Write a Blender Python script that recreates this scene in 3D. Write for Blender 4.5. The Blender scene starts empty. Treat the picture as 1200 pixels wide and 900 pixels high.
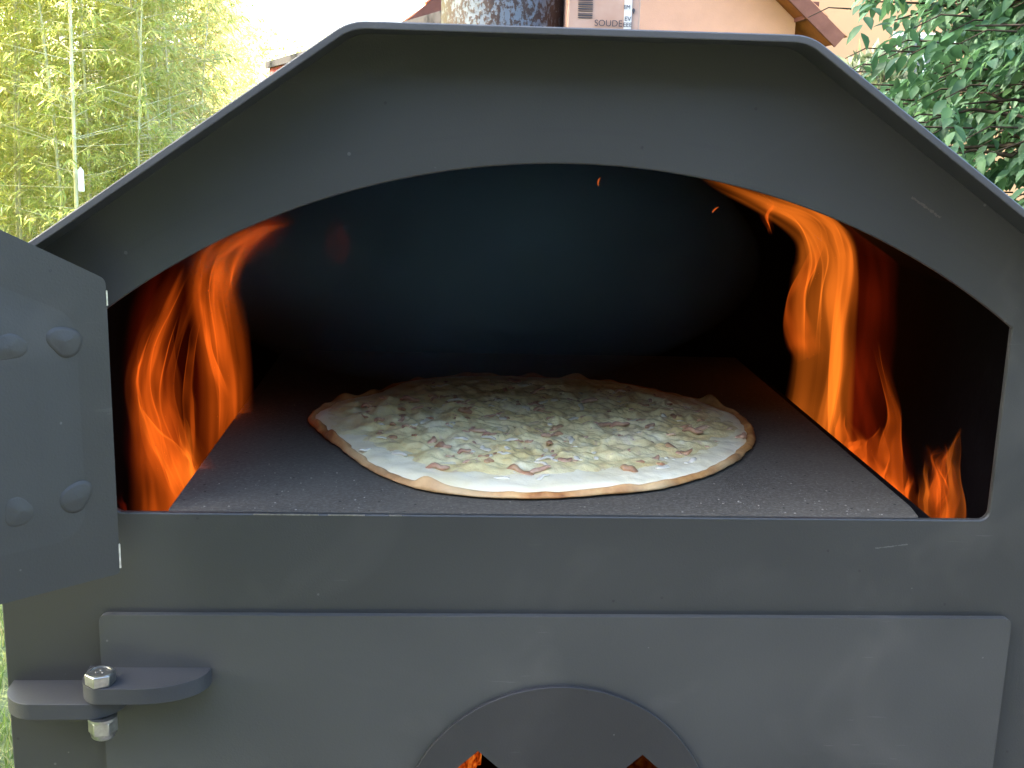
import bpy, bmesh, math, random
import numpy as np
from mathutils import Vector, Matrix, noise
from mathutils.geometry import tessellate_polygon

random.seed(7)
rng = np.random.default_rng(7)
sc = bpy.context.scene
col = sc.collection

# ------------------------------------------------------------------ camera
FPX = 1371.25                                   # focal length in pixels of a 1200 px wide frame
CAM = Vector((-0.0749, -0.7304, 0.2548))
YAW, PIT, ROL = 0.0559, 0.2227, 0.0275
FW = Vector((math.sin(YAW)*math.cos(PIT), math.cos(YAW)*math.cos(PIT), -math.sin(PIT)))
RT0 = Vector((math.cos(YAW), -math.sin(YAW), 0))
UP0 = RT0.cross(FW)
RT = RT0*math.cos(ROL) + UP0*math.sin(ROL)
UP = -RT0*math.sin(ROL) + UP0*math.cos(ROL)
cd = bpy.data.cameras.new('camera')
cam = bpy.data.objects.new('camera', cd)
col.objects.link(cam)
cam.matrix_world = Matrix((
    (RT.x, UP.x, -FW.x, CAM.x), (RT.y, UP.y, -FW.y, CAM.y), (RT.z, UP.z, -FW.z, CAM.z), (0, 0, 0, 1)))
cd.sensor_width = 36
cd.lens = FPX/1200*36
cd.clip_start = 0.02
cd.clip_end = 2000
sc.camera = cam

# ------------------------------------------------------------------ light
SUN_DIR = Vector((-0.74, 0.07, 0.62)).normalized()      # towards the sun
w = bpy.data.worlds.new('World')
sc.world = w
w.use_nodes = True
nt = w.node_tree
bg = nt.nodes['Background']
sky = nt.nodes.new('ShaderNodeTexSky')
sky.sky_type = 'NISHITA'
sky.sun_disc = False
sky.sun_elevation = math.asin(SUN_DIR.z)
sky.sun_rotation = math.atan2(SUN_DIR.x, SUN_DIR.y)
sky.air_density = 1.0
sky.dust_density = 3.0
nt.links.new(sky.outputs[0], bg.inputs[0])
bg.inputs[1].default_value = 0.13
sl = bpy.data.lights.new('sun', 'SUN')
sl.energy = 5.0
sl.angle = math.radians(0.55)
sl.color = (1.0, 0.93, 0.80)
so = bpy.data.objects.new('sun', sl)
col.objects.link(so)
so.rotation_euler = SUN_DIR.to_track_quat('Z', 'Y').to_euler()
so.location = (-20, 12, 20)

sc.view_settings.view_transform = 'Standard'
sc.view_settings.look = 'None'
sc.view_settings.gamma = 1
sc.view_settings.use_curve_mapping = False
EXPOSURE = 4.0
sc.view_settings.exposure = EXPOSURE
EX = 2**EXPOSURE
sc.render.engine = 'CYCLES'
sc.cycles.use_denoising = True
sc.cycles.max_bounces = 6
sc.cycles.diffuse_bounces = 3
sc.cycles.glossy_bounces = 2
sc.cycles.transparent_max_bounces = 24
sc.cycles.volume_bounces = 1
sc.cycles.caustics_reflective = False
sc.cycles.caustics_refractive = False

GROUND = -1.05

# ------------------------------------------------------------------ helpers
def ray(px, py):
    return FW + RT*((px-600)/FPX) + UP*((450-py)/FPX)
def at(px, py, Y):
    d = ray(px, py); return CAM + d*((Y-CAM.y)/d.y)
def atz(px, py, Z):
    d = ray(px, py); return CAM + d*((Z-CAM.z)/d.z)

def tag(o, label=None, cat=None, group=None, kind=None):
    if label: o['label'] = label
    if cat: o['category'] = cat
    if group: o['group'] = group
    if kind: o['kind'] = kind
    return o
def empty(name, loc=(0, 0, 0), parent=None):
    o = bpy.data.objects.new(name, None); col.objects.link(o)
    o.empty_display_size = 0.05
    o.location = loc
    if parent: o.parent = parent
    return o
def link(name, me, mat=None, parent=None, mats=None):
    o = bpy.data.objects.new(name, me); col.objects.link(o)
    for m in (mats or ([mat] if mat else [])): me.materials.append(m)
    if parent:
        o.parent = parent
        o.matrix_parent_inverse = Matrix.Identity(4)
        # meshes are modelled in world space: take the (unrotated) parents' places off
        p = parent; off = Vector((0, 0, 0))
        while p: off += p.location; p = p.parent
        o.location = -off
    return o
def smooth(me, ang=35):
    me.polygons.foreach_set('use_smooth', [True]*len(me.polygons))
    me.set_sharp_from_angle(angle=math.radians(ang))
def from_bm(bm, sm=None):
    bmesh.ops.recalc_face_normals(bm, faces=bm.faces)
    me = bpy.data.meshes.new('m'); bm.to_mesh(me); bm.free()
    if sm: smooth(me, sm)
    return me
def from_np(V, F, sm=False):
    me = bpy.data.meshes.new('m')
    V = np.asarray(V, np.float32); F = np.asarray(F, np.int32)
    n, k = F.shape
    me.vertices.add(len(V)); me.vertices.foreach_set('co', V.ravel())
    me.loops.add(n*k); me.loops.foreach_set('vertex_index', F.ravel())
    me.polygons.add(n)
    me.polygons.foreach_set('loop_start', np.arange(0, n*k, k, dtype=np.int32))
    me.polygons.foreach_set('loop_total', np.full(n, k, np.int32))
    if sm: me.polygons.foreach_set('use_smooth', np.ones(n, bool))
    me.update(calc_edges=True)
    return me
def bevel(o, wd=0.001, seg=2, ang=40):
    m = o.modifiers.new('bevel', 'BEVEL'); m.width = wd; m.segments = seg
    m.limit_method = 'ANGLE'; m.angle_limit = math.radians(ang); m.harden_normals = False
    return o
def box_bm(x0, x1, y0, y1, z0, z1, bm=None):
    bm = bm or bmesh.new()
    v = [bm.verts.new((x, y, z)) for x in (x0, x1) for y in (y0, y1) for z in (z0, z1)]
    for f in ((0, 1, 3, 2), (4, 6, 7, 5), (0, 4, 5, 1), (2, 3, 7, 6), (0, 2, 6, 4), (1, 5, 7, 3)):
        bm.faces.new([v[i] for i in f])
    return bm
def box(name, x0, x1, y0, y1, z0, z1, mat, parent=None, bv=0.0):
    o = link(name, from_bm(box_bm(x0, x1, y0, y1, z0, z1)), mat, parent)
    if bv: bevel(o, bv)
    return o
def prism(outline, holes, place, d0, d1, bm=None):
    """outline/holes: 2-D loops; place(u, v, d) -> 3-D point; solid between d0 and d1."""
    bm = bm or bmesh.new()
    loops = [outline] + list(holes)
    tris = tessellate_polygon([[Vector((u, v, 0)) for u, v in L] for L in loops])
    flat = [p for L in loops for p in L]
    A = [bm.verts.new(place(u, v, d0)) for u, v in flat]
    B = [bm.verts.new(place(u, v, d1)) for u, v in flat]
    for t in tris:
        try:
            bm.faces.new([A[i] for i in t]); bm.faces.new([B[i] for i in reversed(t)])
        except ValueError: pass
    k = 0
    for L in loops:
        n = len(L)
        for i in range(n):
            j = (i+1) % n
            bm.faces.new((A[k+i], A[k+j], B[k+j], B[k+i]))
        k += n
    return bm
def round_poly(pts, rad, seg=6):
    """round the corners of a 2-D polygon; rad is a number or a list."""
    out = []; n = len(pts)
    for i in range(n):
        r = rad[i] if isinstance(rad, (list, tuple)) else rad
        p = Vector(pts[i]); a = Vector(pts[i-1]); b = Vector(pts[(i+1) % n])
        if r <= 0: out.append((p.x, p.y)); continue
        da = (a-p).normalized(); db = (b-p).normalized()
        ang = da.angle(db); t = min(r/math.tan(ang/2), (a-p).length*.49, (b-p).length*.49)
        p0 = p+da*t; p2 = p+db*t
        for s in range(seg+1):
            q = s/seg
            v = p0*(1-q)**2 + p*2*q*(1-q) + p2*q*q
            out.append((v.x, v.y))
    return out
def tube_np(P, R, n=8):
    """a tapered tube round the points P with radii R -> verts, quads"""
    P = [Vector(p) for p in P]; V = []; F = []
    for i, p in enumerate(P):
        t = (P[min(i+1, len(P)-1)] - P[max(i-1, 0)]).normalized()
        a = t.cross(Vector((0.3, 1, 0.1))).normalized(); b = t.cross(a)
        for k in range(n):
            th = 2*math.pi*k/n
            V.append(p + (a*math.cos(th)+b*math.sin(th))*R[i])
        if i:
            o = (i-1)*n
            for k in range(n): F.append((o+k, o+(k+1) % n, o+n+(k+1) % n, o+n+k))
    return [tuple(v) for v in V], F
def join_np(parts):
    V = []; F = []
    for v, f in parts:
        o = len(V); V += list(v); F += [tuple(i+o for i in q) for q in f]
    return np.array(V, np.float32), np.array(F, np.int32)

# ------------------------------------------------------------------ materials
def mat(name):
    m = bpy.data.materials.new(name); m.use_nodes = True
    N = m.node_tree.nodes; L = m.node_tree.links
    return m, N, L, N['Principled BSDF']
def mixc(N, L, fac, a, b):
    n = N.new('ShaderNodeMix'); n.data_type = 'RGBA'
    for s, v in ((0, fac), (6, a), (7, b)):
        if hasattr(v, 'is_linked') or hasattr(v, 'links'): L.new(v, n.inputs[s])
        elif s == 0: n.inputs[0].default_value = v
        else: n.inputs[s].default_value = (*v, 1)
    return n.outputs[2]
def noise_n(N, L, scale, detail=3, rough=.55, vec=None, sc3=None, dist=0):
    t = N.new('ShaderNodeTexNoise'); t.inputs['Scale'].default_value = scale
    t.inputs['Detail'].default_value = detail; t.inputs['Roughness'].default_value = rough
    t.inputs['Distortion'].default_value = dist
    if vec is None:
        tc = N.new('ShaderNodeTexCoord'); vec = tc.outputs['Object']
    if sc3:
        mp = N.new('ShaderNodeMapping'); mp.inputs['Scale'].default_value = sc3
        L.new(vec, mp.inputs[0]); vec = mp.outputs[0]
    L.new(vec, t.inputs['Vector'])
    return t.outputs['Fac']
def ramp(N, L, src, stops):
    r = N.new('ShaderNodeValToRGB'); e = r.color_ramp.elements
    while len(e) < len(stops): e.new(0.5)
    for i, (p, c) in enumerate(stops):
        e[i].position = p; e[i].color = (*c, 1) if hasattr(c, '__len__') else (c, c, c, 1)
    L.new(src, r.inputs[0]); return r.outputs[0]
def bump_n(N, L, b, h, strength, dist):
    n = N.new('ShaderNodeBump'); n.inputs['Strength'].default_value = strength
    n.inputs['Distance'].default_value = dist
    L.new(h, n.inputs['Height']); L.new(n.outputs[0], b.inputs['Normal'])
def maths(N, L, op, a, b=None, c=None):
    n = N.new('ShaderNodeMath'); n.operation = op
    for i, v in enumerate((a, b, c)):
        if v is None: continue
        if isinstance(v, (int, float)): n.inputs[i].default_value = v
        else: L.new(v, n.inputs[i])
    return n.outputs[0]

def steel(name, c, rough=.45, speck=.5, arch=False, scratch=()):
    m, N, L, b = mat(name)
    tc = N.new('ShaderNodeTexCoord'); P = tc.outputs['Object']
    big = noise_n(N, L, 7, 2, .6, P)
    dust = noise_n(N, L, 2.3, 3, .65, P, (1, 1, 1.6), .6)
    c1 = tuple(x*.86 for x in c); c2 = tuple(x*1.14 for x in c)
    base = mixc(N, L, ramp(N, L, big, [(.3, 0), (.7, 1)]), c1, c2)
    base = mixc(N, L, maths(N, L, 'MULTIPLY', ramp(N, L, dust, [(.42, 0), (.72, 1)]), .6), base, (c[0]*1.65, c[1]*1.55, c[2]*1.45))
    # fine pale dust specks and a few dark pits
    v = N.new('ShaderNodeTexVoronoi'); v.inputs['Scale'].default_value = 95
    L.new(P, v.inputs['Vector'])
    rnd = N.new('ShaderNodeSeparateColor'); L.new(v.outputs['Color'], rnd.inputs[0])
    sp = maths(N, L, 'LESS_THAN', v.outputs['Distance'], maths(N, L, 'MULTIPLY', rnd.outputs[2], .115))
    sp = maths(N, L, 'MULTIPLY', sp, maths(N, L, 'GREATER_THAN', rnd.outputs[0], .84))
    base = mixc(N, L, maths(N, L, 'MULTIPLY', sp, speck), base, (.17, .17, .155))
    pit = maths(N, L, 'MULTIPLY', maths(N, L, 'LESS_THAN', v.outputs['Distance'], .09), maths(N, L, 'LESS_THAN', rnd.outputs[1], .012))
    base = mixc(N, L, maths(N, L, 'MULTIPLY', pit, .7), base, (.01, .01, .011))
    # handling smudges and hair scratches
    smu = ramp(N, L, noise_n(N, L, 5.5, 3, .7, P, (1, 1, 1.2), 1.2), [(.56, 0), (.74, 1)])
    base = mixc(N, L, maths(N, L, 'MULTIPLY', smu, .6), base, (c[0]*1.9, c[1]*1.75, c[2]*1.65))
    hs = ramp(N, L, noise_n(N, L, 30, 2, .5, P, (1, 1, 14), .3), [(.70, 0), (.72, 1)])
    base = mixc(N, L, maths(N, L, 'MULTIPLY', maths(N, L, 'MULTIPLY', hs, smu), .7), base, (c[0]*2.6, c[1]*2.5, c[2]*2.4))
    sep = N.new('ShaderNodeSeparateXYZ'); L.new(P, sep.inputs[0])
    if arch:      # wiped band along the rim of the arch, with the faint line where the wiping stopped
        dz = maths(N, L, 'ADD', sep.outputs[2], 0.2505+0.0)
        r = maths(N, L, 'SQRT', maths(N, L, 'ADD', maths(N, L, 'MULTIPLY', sep.outputs[0], sep.outputs[0]), maths(N, L, 'MULTIPLY', dz, dz)))
        wob = maths(N, L, 'MULTIPLY_ADD', noise_n(N, L, 9, 2, .5, P), .006, -.003)
        r = maths(N, L, 'ADD', r, wob)
        line = maths(N, L, 'SUBTRACT', 1, maths(N, L, 'DIVIDE', maths(N, L, 'ABSOLUTE', maths(N, L, 'SUBTRACT', r, .4995)), .0022))
        line = maths(N, L, 'MAXIMUM', line, 0)
        brk = ramp(N, L, noise_n(N, L, 14, 3, .6, P), [(.42, 0), (.6, 1)])
        base = mixc(N, L, maths(N, L, 'MULTIPLY', maths(N, L, 'MULTIPLY', line, brk), .3), base, (.02, .02, .021))
    for (x0, z0, x1, z1, wd, cc) in scratch:      # one scrape in the paint each
        dx, dz = x1-x0, z1-z0; ln = math.hypot(dx, dz); dx /= ln; dz /= ln
        ex = maths(N, L, 'ADD', sep.outputs[0], -x0); ez = maths(N, L, 'ADD', sep.outputs[2], -z0)
        al = maths(N, L, 'ADD', maths(N, L, 'MULTIPLY', ex, dx), maths(N, L, 'MULTIPLY', ez, dz))
        pe = maths(N, L, 'SUBTRACT', maths(N, L, 'MULTIPLY', ez, dx), maths(N, L, 'MULTIPLY', ex, dz))
        ins = maths(N, L, 'LESS_THAN', maths(N, L, 'ABSOLUTE', maths(N, L, 'SUBTRACT', al, ln/2)), ln/2)
        d = maths(N, L, 'ADD', maths(N, L, 'ABSOLUTE', pe), maths(N, L, 'MULTIPLY', noise_n(N, L, 330, 2, .8, P), wd*2.3))
        ins = maths(N, L, 'MULTIPLY', ins, maths(N, L, 'LESS_THAN', d, wd*1.55))
        base = mixc(N, L, maths(N, L, 'MULTIPLY', ins, .7), base, cc)
    L.new(base, b.inputs['Base Color'])
    rr = N.new('ShaderNodeMapRange'); L.new(dust, rr.inputs[0])
    rr.inputs[3].default_value = rough-.07; rr.inputs[4].default_value = rough+.1
    L.new(rr.outputs[0], b.inputs['Roughness'])
    b.inputs['Metallic'].default_value = 0
    b.inputs['Specular IOR Level'].default_value = .5
    bump_n(N, L, b, noise_n(N, L, 700, 1, .6, P), .15, .0006)
    return m

STEEL = steel('painted_steel', (.0246, .0258, .0244), .50, .35, True,
              ((.2145, .2135, .2345, .2010, .0016, (.075, .06, .055)), (.214, -.0205, .236, -.0175, .0008, (.09, .09, .085))))
STEEL_HOOD = steel('painted_steel_hood', (.0165, .0178, .0185), .48, .25)
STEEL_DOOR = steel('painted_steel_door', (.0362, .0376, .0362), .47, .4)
STEEL_INNER = steel('inner_sheet_steel', (.0330, .0318, .0280), .62, .3)
STEEL_SWING = steel('swung_door_steel', (.0265, .0252, .0220), .54, .3)
STEEL_DISC = steel('disc_steel', (.0165, .0168, .0175), .46, .5)
STEEL_LUG = steel('hinge_steel', (.022, .023, .025), .58, .8)
STEEL_EDGE = steel('worn_steel_edge', (.048, .049, .051), .52, .3)
def simple(name, c, rough=.6, metal=0, var=.15, scale=20, bump=0, bscale=80):
    m, N, L, b = mat(name)
    f = noise_n(N, L, scale, 4, .6)
    L.new(mixc(N, L, ramp(N, L, f, [(.3, 0), (.7, 1)]), tuple(x*(1-var) for x in c), tuple(min(1, x*(1+var)) for x in c)), b.inputs['Base Color'])
    b.inputs['Roughness'].default_value = rough; b.inputs['Metallic'].default_value = metal
    if rough >= .85: b.inputs['Specular IOR Level'].default_value = .06
    if bump: bump_n(N, L, b, noise_n(N, L, bscale, 4, .6), .5, bump)
    return m
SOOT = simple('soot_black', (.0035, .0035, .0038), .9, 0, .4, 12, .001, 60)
ZINC = simple('zinc_plated', (.34, .34, .32), .38, 1, .25, 160, .0003, 300)
BAREEDGE = simple('bare_metal_scuff', (.55, .52, .45), .4, .6, .3, 200)

# baking stone
def stone_mat():
    m, N, L, b = mat('baking_stone')
    tc = N.new('ShaderNodeTexCoord'); P = tc.outputs['Object']
    c = mixc(N, L, ramp(N, L, noise_n(N, L, 5, 5, .65, P), [(.3, 0), (.7, 1)]), (.047, .0425, .034), (.086, .077, .060))
    c = mixc(N, L, ramp(N, L, noise_n(N, L, 420, 2, .7, P), [(.45, 0), (.72, 1)]), c, (.112, .103, .084))
    v = N.new('ShaderNodeTexVoronoi'); v.inputs['Scale'].default_value = 210; L.new(P, v.inputs['Vector'])
    s = N.new('ShaderNodeSeparateColor'); L.new(v.outputs['Color'], s.inputs[0])
    sp = maths(N, L, 'MULTIPLY', maths(N, L, 'LESS_THAN', v.outputs['Distance'], .16), maths(N, L, 'GREATER_THAN', s.outputs[0], .965))
    c = mixc(N, L, maths(N, L, 'MULTIPLY', sp, .35), c, (.2, .19, .16))
    c = mixc(N, L, maths(N, L, 'MULTIPLY', maths(N, L, 'LESS_THAN', v.outputs['Distance'], .2), maths(N, L, 'LESS_THAN', s.outputs[1], .06)), c, (.010, .010, .010))
    L.new(c, b.inputs['Base Color']); b.inputs['Roughness'].default_value = .72
    b.inputs['Specular IOR Level'].default_value = .3
    bump_n(N, L, b, noise_n(N, L, 380, 3, .65, P), .35, .0012)
    return m
STONE = stone_mat()

# ================================================================== THE OVEN
oven = empty('pizza_oven', (0, 0.27, GROUND))
tag(oven, 'black steel wood-fired pizza oven with arched mouth and angular hood', 'pizza oven')

W = 0.29; H1 = 0.1317; ZC = -0.2505; RA = 0.4792; BW = 0.3645
# front plate with the arched mouth and the stoke hole behind the lower door
th = math.asin(W/RA)
arc = [(RA*math.sin(t), ZC+RA*math.cos(t)) for t in np.linspace(th, -th, 65)]
corner = lambda x, z, sx: [(x - sx*.007*(1-math.sin(a)), z + .007*(1-math.cos(a))) for a in np.linspace(0, math.pi/2, 6)]
mouth = corner(W, 0, 1) + arc + list(reversed([(-x, z) for x, z in corner(W, 0, 1)]))
HT = [(-.3665, .140), (-.133, .301), (.133, .301), (.3665, .140)]
outline = [(-BW, -.43), (BW, -.43), (BW, .1425), (.1305, .3040), (-.1325, .3040), (-BW, .1435)]
stoke = [(-.2, -.36), (.2, -.36), (.2, -.11), (-.2, -.11)]
pl = lambda u, v, d: (u, d, v)
fp = link('front_plate', from_bm(prism(outline, [mouth, stoke], pl, 0, .005), 30), STEEL, oven)
bevel(fp, .0009, 2)

SILLW = simple('bare_metal_worn', (.16, .15, .13), .45, .3, .5, 300)
for x0, x1 in ((-.200, -.158), (-.152, -.128), (-.112, -.104)):
    box('worn_edge', x0, x1, -.00025, .0004, -.0008, .0001, SILLW, fp)
# hood: one bent sheet reaching 4 cm in front of the plate
def bent(pts, rad, seg=7):
    out = []
    for i, p in enumerate(pts):
        p = Vector(p)
        if i in (0, len(pts)-1): out.append(p); continue
        da = (Vector(pts[i-1])-p).normalized(); db = (Vector(pts[i+1])-p).normalized()
        for s in range(seg+1):
            q = s/seg; out.append((p+da*rad)*(1-q)**2 + p*2*q*(1-q) + (p+db*rad)*q*q)
    return out
OV = .035
outer = bent([(-.372, .1414), (-.1340, .3068), (.1320, .3068), (.370, .1414)], .010)
inner = []
for i, p in enumerate(outer):
    t = (outer[min(i+1, len(outer)-1)] - outer[max(i-1, 0)]).normalized()
    inner.append(p + Vector((t.y, -t.x))*.0046)
bm = bmesh.new(); rows = []
for y in (-OV, .60):
    rows.append(([bm.verts.new((p.x, y, p.y)) for p in outer], [bm.verts.new((p.x, y, p.y)) for p in inner]))
n = len(outer); edgef = []
for i in range(n-1):
    (a, b_), (c, d) = rows
    bm.faces.new((a[i], a[i+1], c[i+1], c[i])); bm.faces.new((b_[i], d[i], d[i+1], b_[i+1]))
    edgef.append(bm.faces.new((a[i], b_[i], b_[i+1], a[i+1]))); bm.faces.new((c[i], c[i+1], d[i+1], d[i]))
bm.faces.new((rows[0][0][0], rows[1][0][0], rows[1][1][0], rows[0][1][0]))
bm.faces.new((rows[0][0][-1], rows[0][1][-1], rows[1][1][-1], rows[1][0][-1]))
for f in edgef: f.material_index = 1
hood = link('hood', from_bm(bm, 30), None, oven, [STEEL_HOOD, STEEL_EDGE])
bevel(hood, .0008, 2, 50)

# shell
for s in (-1, 1):
    box('side_wall', *(sorted((s*.3575, s*.3625))), .0051, .5899, -.43, .132, STEEL, oven)
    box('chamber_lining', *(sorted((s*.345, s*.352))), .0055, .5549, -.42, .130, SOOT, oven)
link('back_wall', from_bm(prism([(-.3574, -.43), (.3574, -.43), (.3574, .138), (.1295, .2985), (-.1315, .2985), (-.3574, .138)], [], pl, .590, .595)), STEEL, oven)
# sooty inner back plate with the hood's outline
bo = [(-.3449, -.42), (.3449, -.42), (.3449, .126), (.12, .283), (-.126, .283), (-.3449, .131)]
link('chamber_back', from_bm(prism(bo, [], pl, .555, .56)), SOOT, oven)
# sooty ceiling sheet under the hood
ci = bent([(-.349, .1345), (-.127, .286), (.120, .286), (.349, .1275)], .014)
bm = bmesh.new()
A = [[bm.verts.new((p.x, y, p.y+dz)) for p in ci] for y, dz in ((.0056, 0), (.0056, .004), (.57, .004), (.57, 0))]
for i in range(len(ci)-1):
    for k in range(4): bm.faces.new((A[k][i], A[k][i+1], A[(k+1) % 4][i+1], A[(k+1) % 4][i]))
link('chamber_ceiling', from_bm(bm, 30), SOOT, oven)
link('stone_support', from_bm(prism(round_poly([(-.2592, .0056), (.2592, .0056), (.2592, .55), (-.2592, .55)], .002), [], lambda u, v, d: (u, v, d), -.052, -.006)), SOOT, oven)
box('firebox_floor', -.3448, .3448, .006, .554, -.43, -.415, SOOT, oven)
for sx in (-1, 1):
    for y in (.02, .55):
        x = sx*.335
        box('leg', x-.02, x+.02, y-.018, y+.022, GROUND+.0305, -.4305, STEEL, oven, .002)

# chimney: galvanised pipe gone rusty
def rust_mat():
    m, N, L, b = mat('rusty_galvanised')
    tc = N.new('ShaderNodeTexCoord'); P = tc.outputs['Object']
    f = noise_n(N, L, 260, 4, .7, P, (1, 1, .6))
    g = noise_n(N, L, 22, 3, .5, P)
    mask = ramp(N, L, maths(N, L, 'MULTIPLY_ADD', g, .55, f), [(.70, 0), (.78, 1)])
    zinc = mixc(N, L, noise_n(N, L, 60, 3, .6, P), (.12, .145, .165), (.19, .215, .235))
    rust = mixc(N, L, noise_n(N, L, 200, 3, .6, P), (.025, .018, .016), (.10, .058, .04))
    L.new(mixc(N, L, mask, zinc, rust), b.inputs['Base Color'])
    b.inputs['Roughness'].default_value = .55; b.inputs['Metallic'].default_value = .25
    bump_n(N, L, b, mask, .4, .0008)
    return m
pa, pb = at(517, 20, .33), at(664, 20, .33)
PX, PR = (pa.x+pb.x)/2, (pb.x-pa.x)/2
bm = bmesh.new()
rings = []
for r, z in ((PR, .3068), (PR, 1.55), (PR-.002, 1.55), (PR-.002, .3068)):
    rings.append([bm.verts.new((PX+r*math.cos(2*math.pi*k/48), .33+r*math.sin(2*math.pi*k/48), z)) for k in range(48)])
for i in range(4):
    for k in range(48): bm.faces.new((rings[i][k], rings[i][(k+1) % 48], rings[(i+1) % 4][(k+1) % 48], rings[(i+1) % 4][k]))
ch = link('chimney', from_bm(bm, 40), rust_mat(), oven)
ch['label'] = 'galvanised flue pipe speckled with rust'

# ---- upper door, swung open to the left
HB = Vector((-.2812, -.02)); DU = Vector((-.0566, -.0495)).normalized(); DN = Vector((-DU.y, DU.x))   # DN: towards the viewer
if DN.dot(Vector((0, -1))) < 0: DN = -DN
dpl = lambda u, v, d: (HB.x+DU.x*u+DN.x*d, HB.y+DU.y*u+DN.y*d, v)
du = round_poly([(0, -.0337), (.60, -.0337), (.60, .1535), (.40, .262), (.20, .262), (0.0, .1545)],
                [.003, .004, .009, .05, .05, .007], 8)
door = link('door', from_bm(prism(du, [], dpl, -.004, 0), 30), STEEL_SWING, oven)
door['label'] = 'oven mouth door standing open'
bevel(door, .0008, 2)
# dished inner sheet: a soft raised field, lighter in tone than the door border
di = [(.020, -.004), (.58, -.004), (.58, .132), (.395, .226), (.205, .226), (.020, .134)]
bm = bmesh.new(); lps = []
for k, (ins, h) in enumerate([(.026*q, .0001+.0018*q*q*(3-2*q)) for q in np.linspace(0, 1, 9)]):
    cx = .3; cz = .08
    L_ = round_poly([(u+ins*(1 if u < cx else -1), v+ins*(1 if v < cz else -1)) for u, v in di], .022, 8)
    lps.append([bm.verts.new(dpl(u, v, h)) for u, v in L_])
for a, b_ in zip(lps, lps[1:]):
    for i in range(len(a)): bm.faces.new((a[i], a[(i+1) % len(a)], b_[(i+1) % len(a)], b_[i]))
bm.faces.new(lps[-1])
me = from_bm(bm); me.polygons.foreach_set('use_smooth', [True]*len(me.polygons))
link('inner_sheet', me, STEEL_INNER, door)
# four weld lumps
for k, (u, v) in enumerate(((.0275, .1196), (.0605, .1197), (.0263, .0231), (.0615, .0215))):
    bm = bmesh.new(); NR, NT = 9, 28; R = []
    ph = k*1.7
    for i in range(NR):
        q = i/(NR-1); ring = []
        for j in range(NT):
            a = 2*math.pi*j/NT
            r = (.0098+.0011*math.sin(2*a+ph)+.0007*math.sin(3*a+2*ph))*q
            h = .0018 + .0013*(1-q*q)**2*(1+.25*math.sin(3*a+ph)*q)
            ring.append(bm.verts.new(dpl(u+r*math.cos(a)*1.1, v+r*math.sin(a)*.95, h-(.001 if i == NR-1 else 0))))
        R.append(ring)
    for i in range(NR-1):
        for j in range(NT):
            if i == 0 and False: continue
            bm.faces.new((R[i][j], R[i][(j+1) % NT], R[i+1][(j+1) % NT], R[i+1][j]))
    bmesh.ops.remove_doubles(bm, verts=bm.verts, dist=1e-6)
    me = from_bm(bm); me.polygons.foreach_set('use_smooth', [True]*len(me.polygons))
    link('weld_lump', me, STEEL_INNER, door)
# bright scuff on the bare hinge edge
link('edge_scuff', from_bm(box_bm(0, 0, 0, 0, 0, 0)) if False else from_bm(prism([(-.0007, -.030), (.0004, -.030), (.0004, -.014), (-.0007, -.014)], [], dpl, -.0034, .0003)), BAREEDGE, door)
link('edge_scuff', from_bm(prism([(-.0006, .1385), (.0003, .1385), (.0003, .1475), (-.0006, .1475)], [], dpl, -.0034, .0003)), BAREEDGE, door)
# hidden hinge plates joining door and front plate
for z in (.022, .1195):
    hp = [(-.330, -.0005), (-.292, -.0005), (-.296, -.024), (-.318, -.046)]
    bm = prism(hp, [], lambda u, v, d: (u, v, d), z-.004, z+.004)
    link('hinge_plate', from_bm(bm), STEEL, oven)

# ---- lower fire door
FD0, FD1 = -.3006, .3114
fo = round_poly([(FD0, -.40), (FD1, -.40), (FD1, -.0683), (FD0, -.0683)], [.004, .004, .006, .0055], 8)
DCX, DCZ, DR = .0045, -.2255, .108
def diamond(x, z, r): return [(x+r*1.1, z), (x, z+r), (x-r*1.1, z), (x, z-r)]
holes = [diamond(-.0508, -.165-.040, .040), diamond(.0621, -.168-.040, .040), diamond(.006, -.30, .036)]
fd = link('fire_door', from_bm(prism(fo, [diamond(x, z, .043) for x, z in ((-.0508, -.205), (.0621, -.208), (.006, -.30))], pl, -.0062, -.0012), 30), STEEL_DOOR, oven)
bevel(fd, .001, 2)
circ = [(DCX+DR*math.cos(2*math.pi*k/96), DCZ+DR*math.sin(2*math.pi*k/96)) for k in range(96)]
vd = link('vent_disc', from_bm(prism(circ, holes, pl, -.0100, -.0064), 30), STEEL_DISC, fd)
vd['label'] = 'round air vent disc with cut openings glowing orange'
bevel(vd, .0006, 2)
# hinge lugs and bolt
def lug_outline(x0, x1, yb, yf, r0, r1):
    q = [(x0, yb)]
    q += [(x0+r0[0]*(1-math.cos(t)), yf+r0[1]*(1-math.sin(t))) for t in np.linspace(0, math.pi/2, 14)]
    q += [(x1-r1[0]*(1-math.sin(t)), yf+r1[1]*(1-math.cos(t))) for t in np.linspace(0, math.pi/2, 14)]
    return q+[(x1, yb)]
lugA = lug_outline(-.3600, -.2815, .003, -.0335, (.022, .026), (.020, .030))
lugB = lug_outline(-.3085, -.2290, -.004, -.0365, (.014, .020), (.042, .029))
fl = lambda u, v, d: (u, v, d)
la = link('hinge_lug', from_bm(prism(lugA, [], fl, -.1285, -.1178), 30), STEEL_LUG, oven); bevel(la, .0008, 2, 50)
lb = link('hinge_lug', from_bm(prism(lugB, [], fl, -.1163, -.1055), 30), STEEL_LUG, fd); bevel(lb, .0008, 2, 50)
BX, BY = atz(118, 800, -.1055).x, atz(118, 800, -.1055).y
def hexa(r, rot=0): return [(BX+r*math.cos(rot+math.pi*k/3), BY+r*math.sin(rot+math.pi*k/3)) for k in range(6)]
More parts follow.
